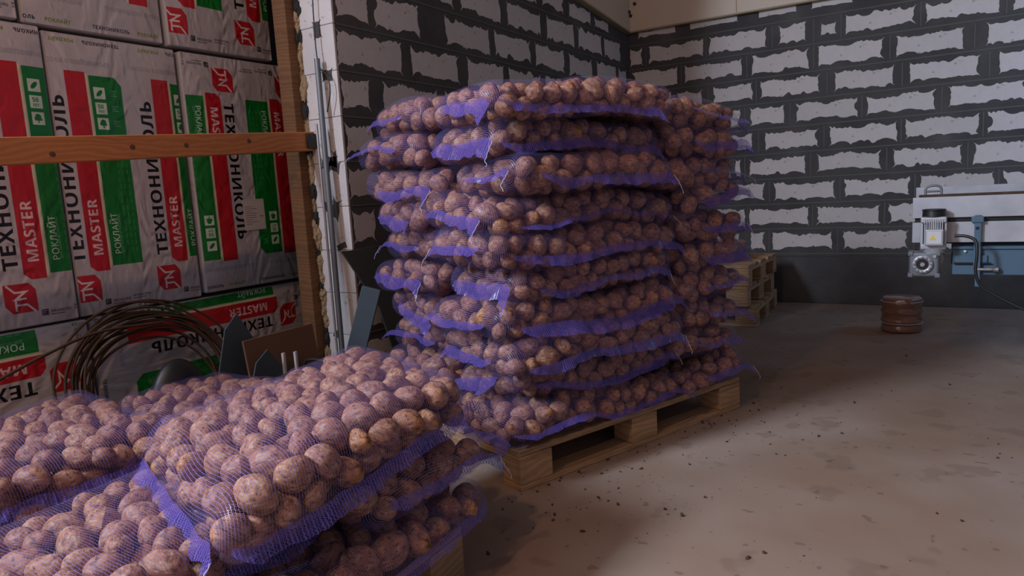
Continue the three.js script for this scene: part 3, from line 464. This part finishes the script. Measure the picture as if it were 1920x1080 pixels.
{
  const wr = fbmTile(131, 3, 5), wr2 = fbmTile(137, 8, 3);
  const wrinkle = dataTex(512, 512, (u, v) => clamp(.5 + .5 * Math.sin((v * 9 + wr(u, v) * 5) * 6.283) * wr2(u, v) + (wr(u, v) - .5), 0, 1), false);
  const tex = [packCanvas(-.06, 1), packCanvas(-.14, 2)];
  const mats = tex.map(t => phys({ map: t, roughness: .42, bumpMap: wrinkle, bumpScale: .006, clearcoat: .25, clearcoatRoughness: .3 }));
  const film = phys({ color: new THREE.Color(0.5, 0.475, 0.485), roughness: .45, bumpMap: wrinkle, bumpScale: .004, clearcoat: .25, clearcoatRoughness: .3 });
  const XF = -3.02;
  // rot: 0 upright, 1 turned a quarter, 2 upside down
  function pack(label, z0, z1, y0, y1, rot, m, dx = 0, depth = .5) {
    const w = Math.abs(z1 - z0) - .006, h = y1 - y0 - .004, p = thing('insulation_pack', label, 'insulation pack', [XF + dx - depth / 2, y0 + .002, (z0 + z1) / 2], Math.PI / 2, 'packs of insulation behind the timber frame');
    mesh('wrapping', boxUV(new RoundedBoxGeometry(w, h, depth, 4, .009).translate(0, h / 2, 0), 1.2), film, p);
    // printed front film, gently bulging
    const nx = 24, ny = 48, g = new THREE.PlaneGeometry(w - .010, h - .010, nx, ny), q = g.attributes.position, u = g.attributes.uv, s = (z0 * 31 + y0 * 17);
    for (let i = 0; i < q.count; i++) { const a = u.getX(i), b = u.getY(i), e = Math.min(1, Math.min(a, 1 - a) * 9) * Math.min(1, Math.min(b, 1 - b) * 14); q.setXYZ(i, q.getX(i), q.getY(i) + h / 2, depth / 2 + .0006 + .005 * e + .006 * e * hash1(a * 4 + s, b * 6 + s)); if (rot === 2) u.setXY(i, 1 - a, 1 - b); else if (rot === 1) u.setXY(i, b, 1 - a); }
    g.computeVertexNormals(); mesh('printed_film', g, mats[m], p);
    return p;
  }
  pack('upright insulation pack at the left edge, second row, text running up', -.945, -1.525, .6, 1.755, 0, 1, .01);
  pack('upright insulation pack in the middle of the second row, text running up', -1.53, -2.10, .6, 1.745, 0, 0, 0);
  const pc = pack('upside-down insulation pack beside the timber post with a white address sticker', -2.11, -2.70, .61, 1.74, 2, 1, .015);
  { const c = document.createElement('canvas'); c.width = 256; c.height = 256; const x = c.getContext('2d'); x.fillStyle = '#d6cfca'; x.fillRect(0, 0, 256, 256); x.fillStyle = '#5a5458'; const r = rng(9); for (let i = 0; i < 9; i++) x.fillRect(24, 60 + i * 18, 60 + r() * 90, 4); x.strokeStyle = '#8a8488'; x.strokeRect(10, 10, 236, 236); x.font = 'bold 22px sans-serif'; x.fillText('1081', 190, 150);
    const t = new THREE.CanvasTexture(c); t.colorSpace = THREE.SRGBColorSpace; const st = mesh('address_sticker', box(.13, .155, .0015), std({ map: t, roughness: .6 }), pc); st.geometry.setAttribute('uv', new THREE.BoxGeometry(1, 1, 1).attributes.uv); st.position.set(.02, .36, .263); }
  pack('insulation pack above, cut by the top of the picture at far left', -.9, -1.46, 1.765, 2.92, 0, 1, .0);
  pack('upside-down insulation pack of the top row, red and green stripes ending low', -1.47, -2.06, 1.76, 2.915, 2, 0, -.01);
  pack('insulation pack of the top row beside the timber post, red emblems at its foot', -2.07, -2.66, 1.755, 2.91, 0, 0, .01);
  pack('insulation pack lying on its side at the floor under the post, text upside down', -1.56, -2.71, .01, .595, 1, 0, .0);
  pack('insulation pack lying on its side at the floor behind the wire coil', -.39, -1.55, .01, .595, 1, 1, .012);
  pack('insulation pack at the far left, second row, outside the frame edge', -.36, -.94, .6, 1.755, 0, 1, 0);
}
// timber frame in front of the packs
{
  const post = thing('timber_post', 'rough brown timber post between the insulation packs and the block wall', 'post', [-2.632, 0, -2.42]);
  mesh('post', rbox(.085, 4.39, .07, 0, 2.195, 0, .006), M.postWood, post);
  const bm = thing('timber_beam', 'orange-brown timber rail across the insulation packs', 'beam', [-2.562, 1.255, -1.55]);
  const b = mesh('rail', rbox(1.98, .088, .045, .04, 0, 0, .005), M.beamWood, bm); bm.rotation.set(0, Math.PI / 2, 0); b.rotation.z = .052;
  for (const [x, y] of [[.0, .0], [.22, .0], [-.28, -.015], [.52, .01]]) { const k = mesh('knot', new THREE.SphereGeometry(.009, 12, 8).scale(1.2, 1, .18), M.knot, bm); k.position.set(x, y + x * .052, .0232); }
  const s = mesh('nail_plate', rbox(.085, .07, .012, .885, .046, .028, .004), M.black, bm);
}
// metal rods leaning at the end of the wall
{
  const rod = (name, label, a, b, r, m) => { const A = V3(...a), B = V3(...b), o = thing(name, label, 'rod', b), g = new THREE.TubeGeometry(new THREE.LineCurve3(A.clone().sub(B), V3(0, 0, 0)), 4, r, 10); mesh('rod', g, m, o); return o; };
  const o1 = rod('steel_pipe', 'grey steel pipe leaning upright against the end of the block wall', [-2.44, 1.66, -2.41], [-2.40, .02, -2.36], .013, M.cast);
  rod('threaded_rod', 'thin shiny rod standing beside the grey pipe', [-2.455, 1.37, -2.385], [-2.40, .02, -2.33], .0055, M.steel);
  const w = thing('tie_wire', 'thin dark wire hanging down the end of the block wall', 'wire', [-2.43, 1.6, -2.42]);
  mesh('wire', tube([[.0, 1.2, -.005], [.01, .6, .0], [-.015, .25, .002], [.0, .02, .008], [.04, -.02, .006], [.05, -.09, .006], [.02, -.18, .006]], .003, 60, 6), M.black, w);
}
// ---------------------------------------------------------------- clutter in the left corner
{
  const coil = thing('wire_coil', 'rusty coil of thick wire leaning against the insulation packs', 'wire coil', [-2.76, .0, -1.70]);
  const r = rng(321); for (let i = 0; i < 16; i++) { const pts = [], R = .30 + (r() - .5) * .10, oy = (r() - .5) * .05, oz = (r() - .5) * .09, ox = (r() - .5) * .05, tz = (r() - .5) * .3, n = 20; for (let k = 0; k < n; k++) { const a = k / n * 6.283; pts.push(V3(ox - .1 * Math.sin(a) - .05 + tz * R * .25 * Math.cos(a), R + .015 + Math.max(-.32, oy) + R * .88 * Math.sin(a) + .008 * Math.sin(a * 3 + i), oz + R * 1.1 * Math.cos(a))); } const minY = Math.min(...pts.map(p => p.y)); pts.forEach(p => p.y += Math.max(0, .012 - minY)); mesh('wire_loop', tube(pts, .0055, 90, 6, true), M.rust, coil); }
  mesh('loose_end', tube([[.0, .56, -.02], [.0, .57, .25], [.02, .53, .45], [.04, .48, .62], [.06, .42, .85]], .006, 50, 6), M.rust, coil);

  const bin = thing('metal_hopper', 'dark blue folded metal hopper lying in front of the insulation packs', 'metal part', [-2.61, 0, -2.04], .05);
  const sh = (pts, d) => boxUV(new THREE.ExtrudeGeometry(new THREE.Shape(pts.map(p => new THREE.Vector2(...p))), { depth: d, bevelEnabled: false }));
  const side = mesh('side_plate', sh([[-.16, 0], [.28, 0], [.26, .24], [.09, .36], [-.03, .56], [-.10, .50], [-.16, .3]], .006), M.darkBlue, bin); side.rotation.y = Math.PI / 2; side.position.set(.0, 0, .05);
  const side2 = mesh('side_plate', side.geometry, M.darkBlue, bin); side2.rotation.y = Math.PI / 2; side2.position.set(.14, -.0, .03); side2.scale.set(.95, .72, 1);
  mesh('bottom_plate', rbox(.2, .006, .4, .05, .006, 0, .002), M.darkBlue, bin);
  const fr = mesh('pale_bracket', mergeGeometries([box(.012, .012, .16, .152, .27, -.07), box(.012, .1, .012, .152, .32, -.02), box(.012, .1, .012, .152, .31, -.09)]), M.white, bin);

  const tub = thing('black_hood', 'black rounded plastic hood behind the foreground sacks', 'plastic part', [-2.55, 0, -1.62], .0);
  const tg = new THREE.SphereGeometry(.17, 32, 20, 0, 6.283, 0, Math.PI * .55).scale(.52, 2.4, 1); mesh('hood', tg.translate(0, .035, 0), M.black, tub); mesh('rim', new THREE.TorusGeometry(.165, .014, 8, 36).rotateX(Math.PI / 2).scale(.54, 1, 1).translate(0, .016, 0), M.black, tub);

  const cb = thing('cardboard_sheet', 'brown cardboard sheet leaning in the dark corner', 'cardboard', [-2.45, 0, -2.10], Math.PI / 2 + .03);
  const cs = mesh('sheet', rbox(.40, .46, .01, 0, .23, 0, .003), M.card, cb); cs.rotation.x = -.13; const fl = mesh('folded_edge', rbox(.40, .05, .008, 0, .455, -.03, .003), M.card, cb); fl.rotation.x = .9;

  const pl = thing('grey_plank', 'blue-grey board leaning beside the wall end', 'board', [-2.33, 0, -2.22], .6);
  const pp = mesh('board', rbox(.085, .66, .022, 0, .33, 0, .004), M.darkBlue, pl); pp.rotation.z = -.32;

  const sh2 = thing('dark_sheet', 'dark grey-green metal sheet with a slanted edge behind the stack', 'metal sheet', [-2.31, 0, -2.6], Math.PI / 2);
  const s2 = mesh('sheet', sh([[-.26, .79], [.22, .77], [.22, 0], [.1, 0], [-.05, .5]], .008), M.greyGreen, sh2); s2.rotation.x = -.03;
  const crate = thing('dark_box', 'black toolbox in the dark gap left of the stack', 'box', [-2.12, 0, -1.94], .0);
  mesh('body', rbox(.26, .3, .2, 0, .15, 0, .012), M.rubber, crate); mesh('lid', rbox(.27, .04, .21, 0, .322, 0, .01), M.black, crate); mesh('handle', tube([[-.07, .34, 0], [-.06, .385, 0], [.06, .385, 0], [.07, .34, 0]], .007, 24, 6), M.black, crate);
}
// ---------------------------------------------------------------- conveyor on the right
{
  const cv = thing('belt_conveyor', 'blue belt conveyor with bright metal side guards at the back wall', 'conveyor', [0, 0, -4.0]);
  const LX = 2.6, x0 = -.12, cx = x0 + LX / 2;
  mesh('upper_guard', rbox(LX, .10, .006, cx, .823, .02, .002), M.galv, cv);
  mesh('lower_guard', rbox(LX, .098, .006, cx, .703, .02, .002), M.galv, cv);
  mesh('guard_gap_strip', box(LX - .02, .03, .004, cx, .762, .004), M.black, cv);
  mesh('belt', rbox(LX - .1, .02, .42, cx + .04, .655, -.22, .008), M.rubber, cv);
  mesh('far_guard', rbox(LX, .24, .006, cx, .79, -.45, .002), M.galv, cv);
  mesh('frame_rail', rbox(LX - .17, .135, .04, cx + .085, .566, .0, .004), M.blueSteel, cv);
  mesh('rail_lip', rbox(LX - .17, .014, .05, cx + .085, .628, .006, .003), M.blueSteel, cv);
  mesh('frame_rail', rbox(LX - .17, .135, .04, cx + .085, .566, -.44, .004), M.blueSteel, cv);
  mesh('tensioner_slot', rbox(.13, .036, .012, .125, .575, .024, .003), M.blueSteel, cv); mesh('tensioner_bolt', cyl(.004, .004, .15, 10).rotateZ(Math.PI / 2).translate(.13, .555, .034), M.black, cv);
  mesh('bolt', cyl(.006, .006, .012, 12).rotateX(Math.PI / 2).translate(.10, .612, .024), M.white, cv);
  const dr = mesh('drive_roller', cyl(.055, .055, .43, 28).rotateX(Math.PI / 2).translate(-.04, .575, -.22), M.steel, cv);
  // upright bracket with a clamp
  const br = mesh('bracket', mergeGeometries([rbox(.028, .245, .014, .148, .66, .042, .003), rbox(.02, .12, .012, .152, .505, .040, .003), rbox(.05, .03, .03, .146, .762, .04, .006)]), M.blueSteel, cv); mesh('clamp_screw', cyl(.007, .007, .07, 12).rotateZ(Math.PI / 2).translate(.185, .528, .045), M.steel, br); mesh('clamp_nut', cyl(.013, .013, .02, 6).rotateZ(Math.PI / 2).translate(.222, .528, .045), M.steel, br); mesh('hole', box(.013, .013, .002, .146, .722, .0495), M.black, br);
  // wire handle on top of the guard
  mesh('handle', tube([[-.068, .875, .0], [-.066, .915, .0], [-.05, .925, .0], [-.02, .926, .0], [-.004, .915, .0], [-.002, .875, .0]], .0055, 40, 8), M.cast, cv); mesh('handle_bar', cyl(.005, .005, .06, 8).rotateZ(Math.PI / 2).translate(-.035, .90, 0), M.cast, cv);
  mesh('rusty_edge', rbox(LX - .03, .012, .03, cx + .01, .879, .006, .003), M.rust, cv);
  for (const x of [1.0, 2.2]) for (const z of [-.0, -.44]) mesh('leg', rbox(.05, .5, .05, x, .25, z, .004), M.blueSteel, cv);
  // gear motor: body, ribs, terminal box, fan cover, worm gearbox
  const gm = thing('gear_motor', 'grey electric gear motor with black fan cap on the end of the conveyor', 'motor', [-.03, .497, -3.93]);
  mesh('fan_cover', cyl(.047, .049, .032, 32).translate(0, .302, .0), M.black, gm); mesh('fan_cover_rim', new THREE.TorusGeometry(.047, .004, 8, 32).rotateX(Math.PI / 2).translate(0, .317, 0), M.black, gm);
  const bd = mesh('motor_body', mergeGeometries([cyl(.042, .042, .15, 28).translate(0, .205, 0), rbox(.108, .03, .09, 0, .272, 0, .008), rbox(.108, .028, .09, 0, .145, 0, .008)].map(g => { g = g.index ? g.toNonIndexed() : g; return g; })), M.alu, gm);
  for (let i = 0; i < 9; i++) mesh('cooling_rib', rbox(.0045, .12, .012, -.036 + i * .009, .215, .044, .001), M.alu, bd);
  for (const s of [-1, 1]) mesh('foot_rail', rbox(.012, .13, .07, s * .048, .205, .0, .003), M.alu, gm);
  const tb = mesh('terminal_box', rbox(.075, .078, .036, .004, .192, .064, .006), M.alu, gm); mesh('warning_plate', rbox(.058, .058, .003, .004, .192, .0828, .001), M.white, tb);
  { const tri = new THREE.Shape([new THREE.Vector2(-.013, -.01), new THREE.Vector2(.013, -.01), new THREE.Vector2(0, .013)]); const t = mesh('warning_triangle', new THREE.ExtrudeGeometry(tri, { depth: .001, bevelEnabled: false }), std({ color: new THREE.Color(.75, .55, .06), roughness: .6 }), tb); t.position.set(-.002, .192, .0845); }
  mesh('motor_flange', cyl(.052, .046, .026, 30).translate(.0, .125, 0), M.alu, gm);
  const gb = mesh('gearbox', mergeGeometries([rbox(.128, .122, .085, -.036, .06, 0, .014)]), M.cast, gm);
  for (const [sx, sy] of [[-1, -1], [1, -1], [-1, 1], [1, 1]]) mesh('corner_lug', rbox(.024, .022, .092, -.036 + sx * .056, .06 + sy * .052, 0, .005), M.cast, gb);
  mesh('output_flange', new THREE.TorusGeometry(.035, .0105, 12, 40).translate(-.042, .062, .046), M.alu, gb); mesh('output_bore', cyl(.026, .026, .012, 30).rotateX(Math.PI / 2).translate(-.042, .062, .045), M.black, gb); mesh('shaft_end', cyl(.010, .010, .016, 20).rotateX(Math.PI / 2).translate(-.042, .062, .05), M.steel, gb);
  for (let i = 0; i < 12; i++) { const a = i / 12 * 6.283; mesh('flange_bolt', cyl(.0042, .0042, .006, 6).rotateX(Math.PI / 2).translate(-.042 + .035 * Math.cos(a), .062 + .035 * Math.sin(a), .0575), M.cast, gb); }
  mesh('oil_plug', cyl(.007, .007, .01, 8).rotateX(Math.PI / 2).translate(.008, .1, .045), M.alu, gb);
  const cb = thing('motor_cable', 'black cable drooping from the gear motor to the right', 'cable', [.01, .69, -3.86]);
  mesh('cable', tube([[.045, .005, .0], [.09, .004, .01], [.125, -.015, .02], [.133, -.07, .03], [.13, -.16, .035], [.15, -.22, .04], [.22, -.27, .05], [.34, -.33, .07], [.55, -.40, .08], [.9, -.5, .05], [1.3, -.68, .02]], .007, 90, 8), M.black, cb);
}
// bundle wrapped in glossy film, on the floor under the conveyor end
{
  const b = thing('wrapped_bundle', 'small brown bundle wrapped in shiny film on the floor under the conveyor', 'bundle', [-.2, 0, -5.02]);
  const pts = []; for (let i = 0; i <= 24; i++) { const t = i / 24; pts.push(new THREE.Vector2(.112 + .003 * Math.sin(t * 23) + .006 * (hash1(t * 17, 3) - .5), .002 + t * .21)); }
  const g = new THREE.LatheGeometry([new THREE.Vector2(0, .002), ...pts, new THREE.Vector2(.10, .222), new THREE.Vector2(0, .224)], 40), p = g.attributes.position; for (let i = 0; i < p.count; i++) { const a = Math.atan2(p.getZ(i), p.getX(i)), s = 1 + .10 * (hash1(a * 2.5 + 20, p.getY(i) * 45) - .5) + .05 * (hash1(a * 9 + 40, p.getY(i) * 120) - .5); p.setX(i, p.getX(i) * s); p.setZ(i, p.getZ(i) * s); } g.computeVertexNormals();
  mesh('wrap', g, phys({ color: new THREE.Color(.22, .11, .07), roughness: .28, clearcoat: .7, clearcoatRoughness: .15 }), b);
  for (const y of [.06, .195]) mesh('strap', new THREE.TorusGeometry(.117, .0022, 6, 40).rotateX(Math.PI / 2).translate(0, y, 0), M.string, b);
}
// crumbs of soil on the floor round the pallet
{
  const r = rng(4242), n = 420, g = new THREE.IcosahedronGeometry(1, 0), im = new THREE.InstancedMesh(g, M.soil, n), mx = new THREE.Matrix4(), q = new THREE.Quaternion();
  for (let i = 0; i < n; i++) { const near = r() < .6, s = near ? r() * 1.5 - .1 : r() * 3.2 - .6, t = near ? -Math.pow(r(), 2) * .5 - .01 : -r() * 1.8 - .02; const p = stackAt(s, t), k = .0012 + Math.pow(r(), 5) * .005; q.setFromEuler(new THREE.Euler(r() * 6, r() * 6, r() * 6)); mx.compose(V3(p.x, k * .4, p.z), q, V3(k * (1 + r()), k * .7, k)); im.setMatrixAt(i, mx); }
  im.name = 'soil_crumbs'; scene.add(im); tag(im, 'dark crumbs of soil scattered on the floor beside the pallet', 'soil', null, 'stuff');
}
// ---------------------------------------------------------------- cool tube lamp over the conveyor, right of the frame
{
  const lp = thing('tube_lamp', 'cool white tube lamp hanging over the conveyor beyond the frame', 'lamp', [1.5, 1.58, -5.58]);
  mesh('tube', cyl(.02, .02, .42, 16).rotateX(Math.PI / 2), std({ color: 0xffffff, emissive: new THREE.Color(.55, .75, 1), emissiveIntensity: 3 }), lp); mesh('fitting', rbox(.06, .03, .46, 0, .045, 0, .004), M.white, lp);
  for (const z of [-.18, .18]) mesh('hanger', cyl(.004, .004, 2.7, 8).translate(0, 1.4, z), M.black, lp);
  const l = new THREE.PointLight(new THREE.Color(.22, .50, 1.0), 1.5); l.castShadow = true; l.shadow.radius = 3; lp.add(l);
}
// ---------------------------------------------------------------- added warm fill lamp, unseen behind the camera
{
  const lp = thing('added_fill_bulb', 'added warm fill bulb hanging unseen behind the viewer', 'lamp', [-1.1, 3.2, .5]);
  mesh('bulb', new THREE.SphereGeometry(.05, 20, 14), std({ color: 0xffffff, emissive: new THREE.Color(1, .62, .34), emissiveIntensity: 3 }), lp); mesh('socket', cyl(.022, .026, .07, 16).translate(0, .08, 0), M.black, lp); mesh('cord', cyl(.004, .004, 1.1, 8).translate(0, .65, 0), M.black, lp);
  const l = new THREE.PointLight(new THREE.Color(1, .54, .31), 6.0); l.position.set(0, 0, 0); l.castShadow = true; l.shadow.radius = 2; lp.add(l);
}
renderer.render(scene, camera);
